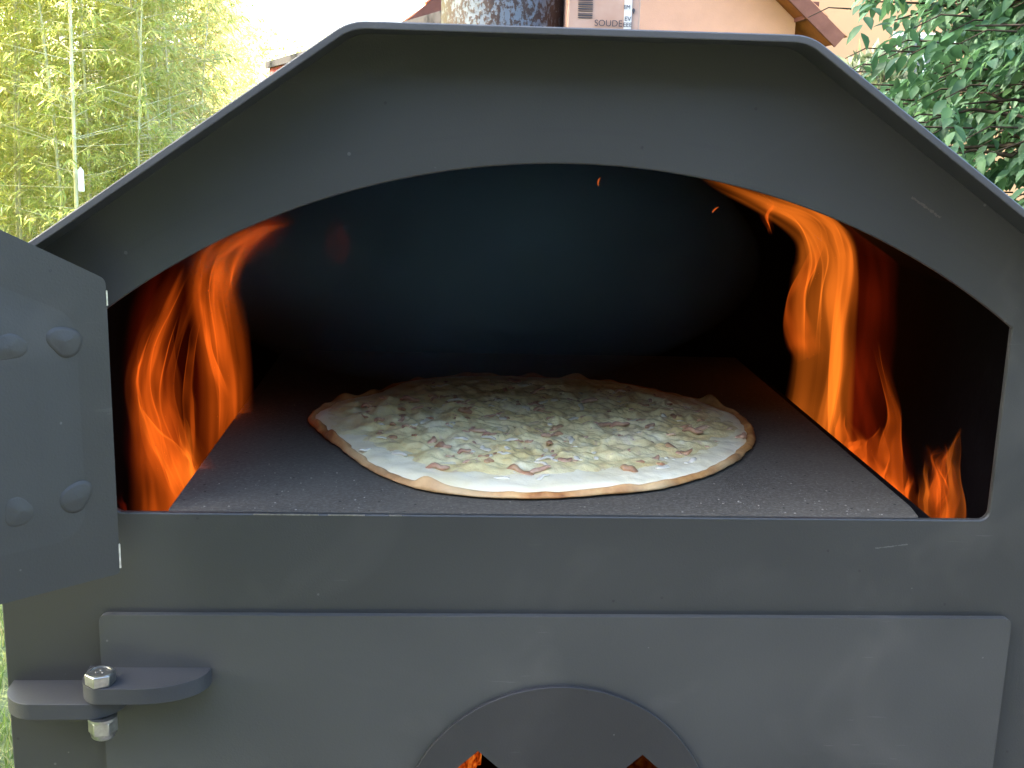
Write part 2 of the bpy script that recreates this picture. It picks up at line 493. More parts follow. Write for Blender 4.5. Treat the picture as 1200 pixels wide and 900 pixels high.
def ringp(r, n=24): return [(BX+r*math.cos(2*math.pi*k/n), BY+r*math.sin(2*math.pi*k/n)) for k in range(n)]
bo_ = link('hinge_bolt', from_bm(prism(hexa(.0097, .35), [], fl, -.1054, -.0980), 30), ZINC, oven); bevel(bo_, .0006, 2)
# raised rim and grade marks on the head
link('bolt_rim', from_bm(prism(ringp(.0081), [ringp(.0069)], fl, -.0981, -.0974), 30), ZINC, bo_)
for k, (ax, ay) in enumerate(((-.0022, .0002), (.0020, -.0004), (0, .003))):
    q = [(BX+ax+.0013*math.cos(a), BY+ay+.0011*math.sin(a)) for a in np.linspace(0, 2*math.pi, 9)[:-1]]
    link('bolt_mark', from_bm(prism(q, [], fl, -.0981, -.0976)), ZINC, bo_)
link('bolt_shank', from_bm(prism(ringp(.0049), [], fl, -.1177, -.1164), 30), ZINC, bo_)
wa = link('washer', from_bm(prism(ringp(.0092), [ringp(.0052)], fl, -.1305, -.1286), 30), ZINC, oven)
bm = prism(hexa(.0093, .15), [], fl, -.1395, -.1306)
rg = []
for r, z in ((.0082, -.1394), (.0075, -.1425), (.0055, -.1440)):
    rg.append([bm.verts.new((x, y, z)) for x, y in ringp(r)])
for a, b_ in zip(rg, rg[1:]):
    for i in range(24): bm.faces.new((a[i], a[(i+1) % 24], b_[(i+1) % 24], b_[i]))
bm.faces.new(rg[-1])
nu = link('lock_nut', from_bm(bm, 30), ZINC, oven); bevel(nu, .0005, 2)

# ------------------------------------------------------------------ embers in the firebox
def ember_mat():
    m, N, L, b = mat('glowing_embers')
    tc = N.new('ShaderNodeTexCoord'); P = tc.outputs['Object']
    f = noise_n(N, L, 160, 5, .7, P)
    c = ramp(N, L, f, [(.36, (.02, .002, 0)), (.5, (.55, .06, .004)), (.62, (1, .22, .02)), (.75, (1, .45, .08))])
    b.inputs['Base Color'].default_value = (.03, .02, .015, 1); b.inputs['Roughness'].default_value = .9
    L.new(c, b.inputs['Emission Color'])
    g = noise_n(N, L, 11, 2, .5, P)
    sx_ = N.new('ShaderNodeSeparateXYZ'); L.new(P, sx_.inputs[0])
    mr = N.new('ShaderNodeMapRange'); mr.inputs[1].default_value = 0; mr.inputs[2].default_value = .05; mr.inputs[3].default_value = 1; mr.inputs[4].default_value = .045
    L.new(sx_.outputs[0], mr.inputs[0])
    L.new(maths(N, L, 'MULTIPLY', mr.outputs[0], maths(N, L, 'MULTIPLY', ramp(N, L, g, [(.30, .35), (.62, 1)]), 1.15/EX)), b.inputs['Emission Strength'])
    return m
parts = []
for i in range(150):
    x = random.uniform(-.30, .30); y = random.uniform(.03, .5); s = random.uniform(.018, .04)
    z = -.30 + .06*(1-abs(x)/.3) + random.uniform(-.04, .03) - max(0, y-.25)*.1
    bm = bmesh.new(); bmesh.ops.create_icosphere(bm, subdivisions=2, radius=1)
    V = []
    for v in bm.verts:
        d = 1+.35*noise.noise(v.co*1.7+Vector((i*3.1, 0, 0)))
        V.append((x+v.co.x*s*d, y+v.co.y*s*d, z+v.co.z*s*d*.8))
    parts.append((V, [tuple(v.index for v in f.verts) for f in bm.faces])); bm.free()
V, F = join_np(parts)
eb = link('ember_bed', from_np(V, F), ember_mat())
tag(eb, 'glowing orange embers heaped in the firebox behind the lower door', 'embers', None, 'stuff')

# ------------------------------------------------------------------ baking stone and crumbs
so_ = round_poly([(-.2565, .0062), (.2445, .0062), (.2475, .03), (.2475, .548), (-.2565, .548)], [.004, .004, .01, .004, .004], 4)
st = link('baking_stone', from_bm(prism(so_, [], fl, -.0058, -.0006), 30), STONE)
bevel(st, .001, 2)
tag(st, 'dark grey speckled baking stone under the pizza', 'baking stone')
parts = []
for i in range(420):
    if i < 260: x = random.uniform(-.25, .24); y = .008+.10*random.random()**1.3
    else: x = random.uniform(-.25, .24); y = random.uniform(.02, .4)
    if math.hypot(x+.006, y-.2225) < .192: continue
    s = random.choice((.0002, .0003, .0003, .0004, .0004, .0007)); z = -.0006
    V = [(x+s*random.uniform(.6, 1.3)*a, y+s*random.uniform(.6, 1.3)*b, z+c*s) for a, b, c in ((-1, -1, 0), (1, -1, 0), (1, 1, 0), (-1, 1, 0), (0, 0, .9))]
    parts.append((V, [(0, 1, 4), (1, 2, 4), (2, 3, 4), (3, 0, 4)]))
V, F = join_np(parts)
cr = link('flour_crumbs', from_np(V, F), simple('crumb', (.20, .18, .15), .8, 0, .5, 300))
tag(cr, 'pale flour crumbs scattered on the baking stone', 'crumbs', None, 'stuff')

# ------------------------------------------------------------------ pizza
PC = Vector((-.0032, .2263, -.0004)); PRD = .19
pizza = empty('pizza', PC)
tag(pizza, 'thin round flatbread pizza with white cream, melted cheese and bacon', 'pizza')
def nz(x, y, z=0): return noise.noise(Vector((x, y, z)))
RTAB = [(0, .190), (14, .194), (26, .194), (40, .187), (56, .194), (66, .192), (87, .188), (102, .195), (116, .198), (130, .194), (141, .177), (148, .179), (158, .190), (171, .1925),
        (178, .190), (186, .180), (204, .171), (217, .176), (235, .191), (243, .197), (253, .1975), (266, .194), (282, .187), (294, .1875), (304, .184), (318, .181), (335, .181), (350, .186), (360, .190)]
_ta = np.array([t[0] for t in RTAB]); _tr = np.array([t[1] for t in RTAB])
_fine = np.interp(np.arange(720)/2, _ta, _tr); _fine = np.convolve(np.tile(_fine, 3), np.hanning(21)/np.hanning(21).sum(), 'same')[720:1440]
def redge(a):
    d = (math.degrees(a) % 360)*2; i = int(d) % 720
    return (_fine[i]+(_fine[(i+1) % 720]-_fine[i])*(d-int(d)))*(1+.006*nz(math.cos(a)*7, math.sin(a)*7, 8)+.005*nz(math.cos(a)*19, math.sin(a)*19, 1))
def blister(a): return max(0, nz(math.cos(a)*8, math.sin(a)*8, 5)*1.4+.22)
def fillet(r, a):          # dough surface height at relative radius r
    rim = math.exp(-((r-.98)/.020)**2)
    lift = .0035*max(0, nz(math.cos(a)*1.3, math.sin(a)*1.3, 11))
    return .0034 + rim*(.0008+.0058*blister(a)**1.3) + lift*max(0, (r-.7)/.3)
NA = 360
rr_ = [0, .3, .6, .8, .86, .89, .91, .925, .94, .95, .96, .97, .98, .988, .995, 1.0]
V = []; F = []
for r in rr_:
    for k in range(NA):
        a = 2*math.pi*k/NA; R = redge(a)*r
        z = fillet(r, a)
        if r > .98: z -= (z-.0018)*((r-.98)/.02)**2.0
        V.append((PC.x+R*math.cos(a), PC.y+R*math.sin(a), PC.z+z))
nr = len(rr_)
for k in range(NA):       # underside ring
    a = 2*math.pi*k/NA; R = redge(a)*.985
    V.append((PC.x+R*math.cos(a), PC.y+R*math.sin(a), PC.z+.0003+.0015*max(0, nz(math.cos(a)*2, math.sin(a)*2, 7))))
for i in range(nr):
    for k in range(NA): F.append((i*NA+k, (i+1)*NA+k, (i+1)*NA+(k+1) % NA, i*NA+(k+1) % NA))
def crust_mat():
    m, N, L, b = mat('baked_dough')
    tc = N.new('ShaderNodeTexCoord'); P = tc.outputs['Object']
    c = ramp(N, L, noise_n(N, L, 38, 4, .6, P), [(.3, (.68, .42, .17)), (.45, (.54, .26, .08)), (.57, (.36, .14, .035)), (.72, (.14, .05, .015))])
    c = mixc(N, L, ramp(N, L, noise_n(N, L, 14, 2, .5, P), [(.45, 0), (.65, .6)]), c, (.78, .58, .30))
    L.new(c, b.inputs['Base Color']); b.inputs['Roughness'].default_value = .6
    bump_n(N, L, b, noise_n(N, L, 260, 4, .6, P), .5, .001)
    return m
link('crust', from_np(V, F, True), crust_mat(), pizza)

def cream_edge(a): return .966+.016*nz(math.cos(a)*5, math.sin(a)*5, 21)+.012*nz(math.cos(a)*14, math.sin(a)*14, 2)
def cream_h(x, y): return .0062+.0012*nz(x*60, y*60, 1)+.0006*nz(x*170, y*170, 4)
V = []; F = []; NRc = 60
for i in range(NRc+1):
    for k in range(NA):
        a = 2*math.pi*k/NA; q = i/NRc; R = redge(a)*cream_edge(a)*q
        x = R*math.cos(a); y = R*math.sin(a); h = cream_h(x, y)
        if q > .95: h -= (h-.0036)*((q-.95)/.05)**1.5
        V.append((PC.x+x, PC.y+y, PC.z+h))
for i in range(NRc):
    for k in range(NA): F.append((i*NA+k, (i+1)*NA+k, (i+1)*NA+(k+1) % NA, i*NA+(k+1) % NA))
def cream_mat():
    m, N, L, b = mat('sour_cream')
    tc = N.new('ShaderNodeTexCoord'); P = tc.outputs['Object']
    c = mixc(N, L, ramp(N, L, noise_n(N, L, 30, 4, .6, P), [(.35, 0), (.7, 1)]), (.90, .83, .61), (.87, .76, .46))
    L.new(c, b.inputs['Base Color']); b.inputs['Roughness'].default_value = .38
    bump_n(N, L, b, noise_n(N, L, 120, 3, .55, P), .4, .0015)
    return m
CREAM = cream_mat()
link('sour_cream', from_np(V, F, True), CREAM, pizza)

def cheese_edge(a): return .925+.04*nz(math.cos(a)*2.4, math.sin(a)*2.4, 31)+.04*nz(math.cos(a)*8, math.sin(a)*8, 9)-.11*max(0, -math.sin(a))**2
def cheese_h(x, y):
    n1 = nz(x*52, y*52, 40); n2 = nz(x*115, y*115, 50); n3 = nz(x*260, y*260, 60)
    rid = 1-abs(nz(x*75+3*n1, y*75, 77))*2
    return .0080 + .0054*max(-.3, n1) + .0022*n2 + .0007*n3 + .0014*max(0, rid)
V = []; F = []; NRc = 130; NAc = 420
for i in range(NRc+1):
    q = i/NRc
    for k in range(NAc):
        a = 2*math.pi*k/NAc; R = redge(a)*cheese_edge(a)*q
        x = R*math.cos(a); y = R*math.sin(a); h = cheese_h(x, y)
        if q > .8: h = h + (cream_h(x, y)-.0006-h)*((q-.8)/.2)**1.3
        V.append((PC.x+x, PC.y+y, PC.z+h))
for i in range(NRc):
    for k in range(NAc): F.append((i*NAc+k, (i+1)*NAc+k, (i+1)*NAc+(k+1) % NAc, i*NAc+(k+1) % NAc))
def cheese_mat():
    m, N, L, b = mat('melted_cheese')
    tc = N.new('ShaderNodeTexCoord'); P = tc.outputs['Object']
    c = ramp(N, L, noise_n(N, L, 55, 4, .62, P), [(.3, (.88, .80, .52)), (.46, (.84, .72, .36)), (.6, (.76, .60, .26)), (.75, (.62, .42, .20))])
    c = mixc(N, L, ramp(N, L, noise_n(N, L, 85, 3, .6, P, None, .8), [(.58, 0), (.70, .6)]), c, (.52, .33, .24))
    c = mixc(N, L, ramp(N, L, noise_n(N, L, 18, 3, .6, P), [(.45, 0), (.75, .6)]), c, (.88, .82, .58))
    L.new(c, b.inputs['Base Color']); b.inputs['Roughness'].default_value = .34
    bump_n(N, L, b, noise_n(N, L, 300, 4, .6, P), .5, .0012)
    return m
link('melted_cheese', from_np(V, F, True), cheese_mat(), pizza)

BACON = []
for c1, c2 in (((.50, .27, .17), (.64, .44, .29)), ((.42, .20, .12), (.56, .35, .22)), ((.52, .32, .17), (.40, .20, .10))):
    m, N, L, b = mat('fried_bacon')
    L.new(mixc(N, L, ramp(N, L, noise_n(N, L, 120, 3, .6), [(.35, 0), (.65, 1)]), c1, c2), b.inputs['Base Color'])
    b.inputs['Roughness'].default_value = .33
    BACON.append(m)
def strip_mesh(ln, wd, tk, seed, mt):
    """a small curled piece with rounded, uneven section"""
    nS, nC = 9, 8; V = []; F = []
    for i in range(nS):
        q = i/(nS-1)-.5
        t = 1-abs(2*q)**4*.6
        bend = .35*ln*nz(q*1.5, seed*2.3, 5); up = .004*nz(q*2.2, seed*1.9, 15)*(ln/.02)
        for k in range(nC):
            a = 2*math.pi*k/nC
            ww = wd*.5*t*(1+.3*nz(q*5, k, seed)); hh = tk*.5*t*(1+.25*nz(q*5, k, seed+9))
            V.append((q*ln, bend+ww*math.copysign(abs(math.cos(a))**.6, math.cos(a)), up+hh*math.copysign(abs(math.sin(a))**.6, math.sin(a))))
        if i:
            o = (i-1)*nC
            for k in range(nC): F.append((o+k, o+(k+1) % nC, o+nC+(k+1) % nC, o+nC+k))
    V += [tuple(np.mean(V[:nC], 0)), tuple(np.mean(V[-nC:], 0))]
    c0, c1 = len(V)-2, len(V)-1; o = (nS-1)*nC
    me = bpy.data.meshes.new('strip')
    me.from_pydata(V, [], F + [(c0, (k+1) % nC, k) for k in range(nC)] + [(c1, o+k, o+(k+1) % nC) for k in range(nC)])
    me.polygons.foreach_set('use_smooth', [True]*len(me.polygons)); me.materials.append(mt)
    return me
BM = [strip_mesh(.009+.0022*i, .0045+.0012*((i*7) % 3), .0030+.0007*(i % 3), i+1, BACON[i % 3]) for i in range(9)]
def put(me, name, x, y, dz, rot, sc_=1):
    o = bpy.data.objects.new(name, me); col.objects.link(o); o.parent = pizza
    r = math.hypot(x, y); a = math.atan2(y, x)
    h = cheese_h(x, y) if r < redge(a)*cheese_edge(a)*.85 else cream_h(x, y)
    o.location = (x, y, h+dz); o.rotation_euler = (random.uniform(-.3, .3), random.uniform(-.25, .25), rot); o.scale = (sc_, sc_, sc_)
    return o
cnt = 0
def local(px, py):
    p = atz(px, py, .009); return p.x-PC.x, p.y-PC.y
# pieces one can pick out in the picture, then a scatter between them
for px, py, k, rot in ((451, 509, 5, 0), (703, 499, 6, .1), (725, 497, 4, .2), (792, 526, 8, -.35), (820, 503, 3, .5), (812, 506, 4, -.4), (640, 515, 0, .3), (662, 539, 1, .1),
                       (628, 549, 6, -.1), (610, 549, 5, 0), (520, 523, 4, -.7), (513, 543, 4, -.1), (655, 500, 2, .5), (760, 500, 3, .9), (738, 546, 2, -.3), (765, 534, 1, .2),
                       (480, 469, 4, .3), (560, 505, 3, 0), (545, 482, 2, .4), (690, 470, 3, .2), (868, 507, 1, .6), (505, 515, 1, 1)):
    x, y = local(px, py)
    put(BM[k], 'bacon_piece', x, y, .0008, rot, 1.0); cnt += 1
while cnt < 295:
    a = random.uniform(0, 2*math.pi); r = .168*math.sqrt(random.random()); x, y = r*math.cos(a), r*math.sin(a)
    if r > redge(a)*cheese_edge(a)*.97: continue
    put(random.choice(BM[:7]), 'bacon_piece', x, y, random.uniform(-.0020, .0004), random.uniform(-1.2, 1.2), random.uniform(.3, .75)); cnt += 1
ONI, N, L, b = mat('soft_onion')
b.inputs['Base Color'].default_value = (.74, .68, .54, 1); b.inputs['Roughness'].default_value = .35
b.inputs['Transmission Weight'].default_value = .0
OM = [strip_mesh(.008+.002*i, .0042, .0022, 40+i, ONI) for i in range(5)]
for i in range(85):
    a = random.uniform(0, 2*math.pi); r = .165*math.sqrt(random.random()); x, y = r*math.cos(a), r*math.sin(a)
    put(random.choice(OM), 'onion_strip', x, y, random.uniform(-.0014, .0002), random.uniform(-1.5, 1.5), random.uniform(.8, 1.1))

# ------------------------------------------------------------------ flames: closed bodies of glowing gas
def flame_mat(name, c, k):
    m = bpy.data.materials.new(name); m.use_nodes = True
    N = m.node_tree.nodes; L = m.node_tree.links; N.clear()
    o = N.new('ShaderNodeOutputMaterial'); e = N.new('ShaderNodeEmission')
    e.inputs[0].default_value = (*c, 1); e.inputs[1].default_value = k/EX
    L.new(e.outputs[0], o.inputs['Volume'])
    return m
FL_HOT = flame_mat('flame_hot', (1, .200, .016), 33)
FL_MID = flame_mat('flame_mid', (1, .140, .010), 29)
FL_RED = flame_mat('flame_red', (1, .060, .010), 3.6)
FL_DIM = flame_mat('flame_dim', (1, .080, .020), .8)
def catmull(P, n):
    P = [np.array(p, float) for p in P]; P = [2*P[0]-P[1]] + P + [2*P[-1]-P[-2]]
    out = []; segs = len(P)-3
    for i in range(n):
        t = i/(n-1)*segs; k = min(int(t), segs-1); t -= k
        a, b_, c, d = P[k:k+4]
        out.append(.5*((2*b_)+(-a+c)*t+(2*a-5*b_+4*c-d)*t*t+(-a+3*b_-3*c+d)*t**3))
    return np.array(out)
def tongue(parent, mt, path, thick, seed, streak=5, floor=.18, name='flame_tongue', sharp=1.6, nv=64, nu=41):
    """path: (px, py, depth Y, half width in px); a curved lens whose thickness runs in streaks"""
    C = catmull([(*at(px, py, Y), hw*(Y-CAM.y)/FPX) for px, py, Y, hw in path], nv)
    V = []; F = []
    T = []
    for i in range(nv):
        t = C[min(i+1, nv-1), :3]-C[max(i-1, 0), :3]; T.append(Vector(t).normalized())
    for side in (-1, 1):
        for i in range(nv):
            v = i/(nv-1); c = Vector(C[i, :3]); hw = max(C[i, 3], .0004)
            acr = T[i].cross(Vector((0.0, -1, 0))).normalized()
            taper = min(1, v*6+.05)*min(1, (1-v)*2.4)**1.2
            for j in range(nu):
                u = -1+2*j/(nu-1)
                wob = .25*nz(u*1.2, v*5, seed+7)
                s = nz((u+.35*nz(u*2, v*3.1, seed+3))*streak*.5, v*1.7, seed)*.9 + .45*nz(u*streak*1.3, v*2.6, seed+20)
                s = max(0, .5+s)**sharp
                th_ = thick*(max(0, 1-u*u)**1.7)*taper*(floor+s)*(.75+.5*nz(u*1.5, v*7, seed+60))
                edge = 1+.13*nz(v*6, u*2, seed+30)
                dep = .02*nz(u*1.1, v*2.2, seed+50)+.012*wob
                p = c + acr*(u*hw*edge) + Vector((0, dep + side*(th_+1e-5), 0))
                V.append(tuple(p))
    n1 = nv*nu
    for i in range(nv-1):
        for j in range(nu-1):
            a = i*nu+j; F.append((a, a+1, a+nu+1, a+nu)); a += n1; F.append((a, a+nu, a+nu+1, a+1))
    for i in range(nv-1):
        for j in (0, nu-1):
            a = i*nu+j; q = (a, a+nu, a+nu+n1, a+n1); F.append(q if j == 0 else q[::-1])
    for j in range(nu-1):
        a = j; F.append((a, a+n1, a+1+n1, a+1)); a = (nv-1)*nu+j; F.append((a, a+1, a+1+n1, a+n1))
    return link(name, from_np(V, F, True), mt, parent)
def filaments(parent, mt, path, n, seed, off, hw, thick):
    r = random.Random(seed)
    for i in range(n):
        o = r.uniform(-1, 1)*off; a0 = r.randint(0, max(0, len(path)-4)); a1 = min(len(path), a0+r.randint(4, 6))
        pp = [(px+o+r.uniform(-4, 4), py+r.uniform(-6, 6), Y+r.uniform(-.02, .02), hw*r.uniform(.5, 1.2)*(1 if 0 < k < a1-a0-1 else .35)) for k, (px, py, Y, _) in enumerate(path[a0:a1])]
        tongue(parent, mt, pp, thick*r.uniform(.6, 1.1), seed+i*7, 2, .4, nv=44, nu=17)
fr = empty('flame', (.29, .25, -.15))
tag(fr, 'tall bright orange flame curling over the right edge of the stone', 'flame')
tongue(fr, FL_HOT, [(930, 590, .40, 44), (948, 500, .40, 36), (962, 420, .39, 34), (962, 350, .38, 38), (968, 300, .37, 40), (952, 262, .36, 32), (905, 236, .35, 22), (850, 216, .34, 12), (822, 207, .34, 5)], .0125, 2, 6, .45)
tongue(fr, FL_HOT, [(985, 560, .385, 20), (985, 480, .385, 18), (988, 400, .375, 16), (994, 320, .365, 15), (985, 280, .355, 15), (955, 250, .345, 13), (915, 230, .34, 9)], .010, 12, 3, .6)
tongue(fr, FL_MID, [(950, 420, .40, 22), (938, 390, .40, 20), (932, 350, .40, 12), (950, 310, .39, 10), (962, 280, .38, 6)], .010, 22, 3, .5)
tongue(fr, FL_MID, [(905, 235, .345, 6), (898, 255, .345, 8), (906, 275, .345, 3)], .006, 32, 2, .5)
tongue(fr, FL_RED, [(1000, 560, .33, 40), (1005, 470, .33, 42), (1015, 380, .33, 40), (1018, 310, .33, 36), (1000, 262, .33, 34), (960, 236, .33, 20)], .012, 42, 4, .25)
tongue(fr, FL_MID, [(985, 590, .26, 26), (990, 540, .26, 18), (985, 505, .26, 12), (986, 480, .26, 4)], .010, 52, 3, .5)
tongue(fr, FL_MID, [(1040, 640, .17, 30), (1045, 580, .17, 22), (1042, 530, .17, 18), (1048, 490, .17, 12), (1040, 450, .17, 8), (1028, 400, .18, 6)], .0085, 62, 3, .4)
tongue(fr, FL_RED, [(1030, 600, .18, 60), (1030, 560, .18, 52), (1025, 500, .18, 34), (1010, 440, .18, 26), (1000, 390, .18, 16)], .010, 72, 4, .2)
tongue(fr, FL_MID, [(1010, 580, .23, 40), (1020, 550, .23, 26), (1028, 525, .23, 14), (1034, 500, .23, 4)], .010, 77, 3, .5)
tongue(fr, FL_MID, [(1000, 560, .24, 22), (1004, 530, .24, 18), (1000, 512, .24, 12), (996, 496, .24, 4)], .010, 141, 3, .5)
tongue(fr, FL_MID, [(1062, 640, .13, 26), (1064, 600, .13, 22), (1062, 575, .13, 16), (1066, 552, .13, 5)], .009, 151, 3, .5)
tongue(fr, FL_MID, [(1040, 610, .16, 30), (1036, 575, .16, 24), (1026, 552, .17, 14), (1022, 530, .17, 4)], .009, 161, 3, .5)
tongue(fr, FL_MID, [(1090, 680, .085, 34), (1098, 620, .085, 28), (1100, 580, .085, 30), (1098, 552, .085, 24), (1090, 522, .085, 8)], .0095, 82, 4, .35)
tongue(fr, FL_HOT, [(1112, 660, .080, 14), (1116, 600, .080, 13), (1117, 560, .080, 10), (1118, 530, .080, 7), (1125, 500, .080, 3)], .0060, 92, 2, .5)
tongue(fr, FL_HOT, [(1086, 660, .09, 12), (1086, 600, .09, 10), (1083, 565, .09, 8), (1086, 540, .09, 4)], .0060, 97, 2, .5)

fl2 = empty('flame', (-.29, .2, -.15))
tag(fl2, 'broad reddish orange flame licking up the left side of the oven mouth', 'flame')
tongue(fl2, FL_MID, [(262, 560, .26, 40), (262, 470, .26, 34), (258, 400, .25, 34), (250, 340, .24, 34), (262, 300, .22, 32), (300, 272, .20, 22), (335, 254, .19, 8)], .0115, 3, 5, .35)
tongue(fl2, FL_MID, [(262, 470, .24, 16), (246, 420, .24, 14), (238, 370, .23, 12), (236, 330, .22, 10), (240, 300, .21, 6)], .0080, 13, 3, .4)
tongue(fl2, FL_MID, [(230, 640, .09, 60), (208, 560, .09, 44), (185, 510, .10, 34), (170, 460, .11, 26), (178, 410, .12, 24), (195, 360, .13, 20), (215, 310, .13, 10)], .0105, 23, 5, .3)
tongue(fl2, FL_MID, [(196, 660, .11, 52), (194, 580, .11, 48), (190, 530, .11, 42), (184, 480, .11, 32), (186, 430, .12, 22), (196, 380, .13, 8)], .0085, 203, 6, .35)
tongue(fl2, FL_HOT, [(225, 600, .10, 30), (205, 550, .10, 22), (182, 515, .11, 14), (166, 480, .11, 8), (160, 450, .12, 3)], .0070, 33, 3, .4)
tongue(fl2, FL_HOT, [(222, 610, .12, 26), (224, 555, .12, 20), (220, 525, .12, 14), (214, 490, .13, 5)], .0075, 36, 3, .5)
tongue(fl2, FL_RED, [(215, 620, .20, 64), (205, 520, .20, 60), (200, 430, .20, 56), (205, 350, .19, 50), (225, 300, .18, 36), (260, 270, .17, 20)], .0125, 43, 4, .25)
tongue(fl2, FL_MID, [(226, 540, .14, 9), (224, 480, .14, 7), (221, 440, .14, 6), (226, 400, .14, 4), (234, 370, .14, 2)], .0060, 53, 2, .5)
tongue(fl2, FL_RED, [(280, 300, .20, 20), (300, 282, .19, 24), (318, 268, .19, 22), (345, 252, .18, 10)], .010, 63, 3, .4)
tongue(fl2, FL_RED, [(146, 640, .04, 14), (146, 600, .04, 9), (141, 575, .04, 3)], .006, 73, 2, .5)
tongue(fl2, FL_DIM, [(396, 312, .26, 8), (397, 292, .26, 18), (395, 272, .26, 15), (392, 250, .26, 3)], .014, 83, 2, .5)
LP = [(262, 520, .26, 0), (264, 460, .26, 0), (258, 400, .25, 0), (250, 345, .24, 0), (258, 305, .22, 0), (290, 276, .20, 0), (325, 258, .19, 0)]
filaments(fl2, FL_MID, LP, 6, 301, 22, 8, .0050)
filaments(fl2, FL_MID, [(225, 600, .09, 0), (206, 560, .09, 0), (186, 512, .10, 0), (174, 460, .11, 0), (182, 410, .12, 0), (200, 360, .13, 0), (222, 320, .13, 0)], 7, 411, 22, 8, .0048)
filaments(fr, FL_HOT, [(935, 540, .40, 0), (948, 490, .40, 0), (960, 420, .39, 0), (962, 350, .38, 0), (968, 300, .37, 0), (950, 262, .36, 0), (905, 238, .35, 0), (860, 222, .34, 0)], 5, 521, 20, 7, .0045)
filaments(fr, FL_MID, [(1090, 640, .085, 0), (1092, 600, .085, 0), (1096, 570, .085, 0), (1094, 545, .085, 0), (1100, 520, .085, 0)], 4, 631, 20, 7, .0048)
# sparks
for px, py, Y, a, lb_ in ((701, 213, .25, 1.4, 'tiny orange spark under the crown of the arch'), (837, 246, .33, .8, 'thin orange spark trail beside the tall flame')):
    p = at(px, py, Y); ln = .0036 if px < 800 else .004
    P = [p+Vector((math.cos(a)*ln*q+.0012*q*q, 0, math.sin(a)*ln*q)) for q in np.linspace(-1, 1, 7)]
    V, F = tube_np(P, [.0001, .0004, .0006, .0006, .0006, .0004, .0001], 6)
    m, N, L, b = mat('spark_glow'); b.inputs['Emission Color'].default_value = (1, .16, .02, 1); b.inputs['Emission Strength'].default_value = .55/EX
    b.inputs['Base Color'].default_value = (.02, .01, 0, 1)
    tag(link('spark', from_np(V, F, True), m), lb_, 'spark')

# ------------------------------------------------------------------ thin smoke above the pizza
bm = bmesh.new(); bmesh.ops.create_icosphere(bm, subdivisions=4, radius=1)
for v in bm.verts:
    c = v.co.copy(); k = 1+.05*noise.noise(c*1.3+Vector((4, 2, 1)))
    v.co = Vector((-.060+c.x*.275*k, .355+c.y*.185*k, .138+c.z*.128*k))
me = from_bm(bm, 180)
m = bpy.data.materials.new('thin_smoke'); m.use_nodes = True; N = m.node_tree.nodes; L = m.node_tree.links; N.clear()
o = N.new('ShaderNodeOutputMaterial'); v = N.new('ShaderNodeVolumePrincipled')
tc = N.new('ShaderNodeTexCoord'); mp = N.new('ShaderNodeMapping'); mp.vector_type = 'TEXTURE'
mp.inputs['Location'].default_value = (-.065, .35, .135); mp.inputs['Scale'].default_value = (.32, .22, .155)
gr = N.new('ShaderNodeTexGradient'); gr.gradient_type = 'SPHERICAL'
L.new(tc.outputs['Object'], mp.inputs[0]); L.new(mp.outputs[0], gr.inputs[0])
v.inputs['Color'].default_value = (.30, .58, 1.0, 1); v.inputs['Anisotropy'].default_value = 0
L.new(maths(N, L, 'MULTIPLY', gr.outputs['Fac'], maths(N, L, 'MULTIPLY', noise_n(N, L, 9, 2, .5, tc.outputs['Object']), 7.5)), v.inputs['Density'])
L.new(v.outputs[0], o.inputs['Volume'])
tag(link('smoke', me, m), 'thin bluish smoke hanging above the pizza', 'smoke', None, 'stuff')

# ------------------------------------------------------------------ printed carton on the hood, beside the pipe
ca, cb = at(665, 20, .27), at(750, 20, .27)
carton = empty('printed_carton', ((ca.x+cb.x)/2, .27, .3075))
tag(carton, 'salmon cardboard carton with barcode and print beside the flue pipe', 'carton')
m, N, L, b = mat('salmon_card')
L.new(mixc(N, L, ramp(N, L, noise_n(N, L, 25, 4, .6), [(.35, 0), (.7, 1)]), (.46, .26, .17), (.54, .36, .26)), b.inputs['Base Color']); b.inputs['Roughness'].default_value = .7
box('carton_body', ca.x, cb.x, .27, .345, .3075, .52, m, carton, .0012)
INK = simple('print_ink', (.06, .055, .06), .6)
WHT = simple('print_white', (.74, .70, .62), .6)
cw = cb.x-ca.x
zt = lambda py: at(700, py, .27).z
X = lambda px: ca.x+cw*(px-665)/85
bm = bmesh.new(); z = zt(21.5)
for wd, gap in ((.0006, .0010), (.0009, .0007), (.0005, .0016), (.0005, .0009), (.0010, .0008), (.0006, .0009), (.0012, .0007), (.0005, .0011), (.0007, .0008), (.001, .0009), (.0005, .001)):
    box_bm(X(677), X(694), .2694, .2698, z, z+wd, bm); z += wd+gap
link('barcode', from_bm(bm), INK, carton)
box('white_strip', X(731), X(740), .2692, .2696, zt(33), .50, WHT, carton)
def text(s, px, py, size, mt=None):
    fc = bpy.data.curves.new('t', 'FONT'); fc.body = s; fc.size = size; fc.extrude = .00005; fc.align_x = 'CENTER'
    o = bpy.data.objects.new('t', fc); col.objects.link(o); bpy.context.view_layer.update()
    me = bpy.data.meshes.new_from_object(o.evaluated_get(bpy.context.evaluated_depsgraph_get()))
    bpy.data.objects.remove(o); bpy.data.curves.remove(fc)
    me.transform(Matrix.Translation((X(px), .2690, zt(py))) @ Matrix.Rotation(math.pi/2, 4, 'X'))
    link('lettering', me, mt or INK, carton)
text('SOUDE', 713, 30.5, .0072)
text('EEE', 735.5, 30.5, .0050)
text('EV', 735.5, 23.5, .0050)
text('EM', 734, 9.5, .0045)
dr_ = [(X(742)+.0012*math.sin(a)*(1 if math.cos(a) > -.2 else .6), zt(11.5)+.0022*math.cos(a)) for a in np.linspace(0, 2*math.pi, 17)[:-1]]
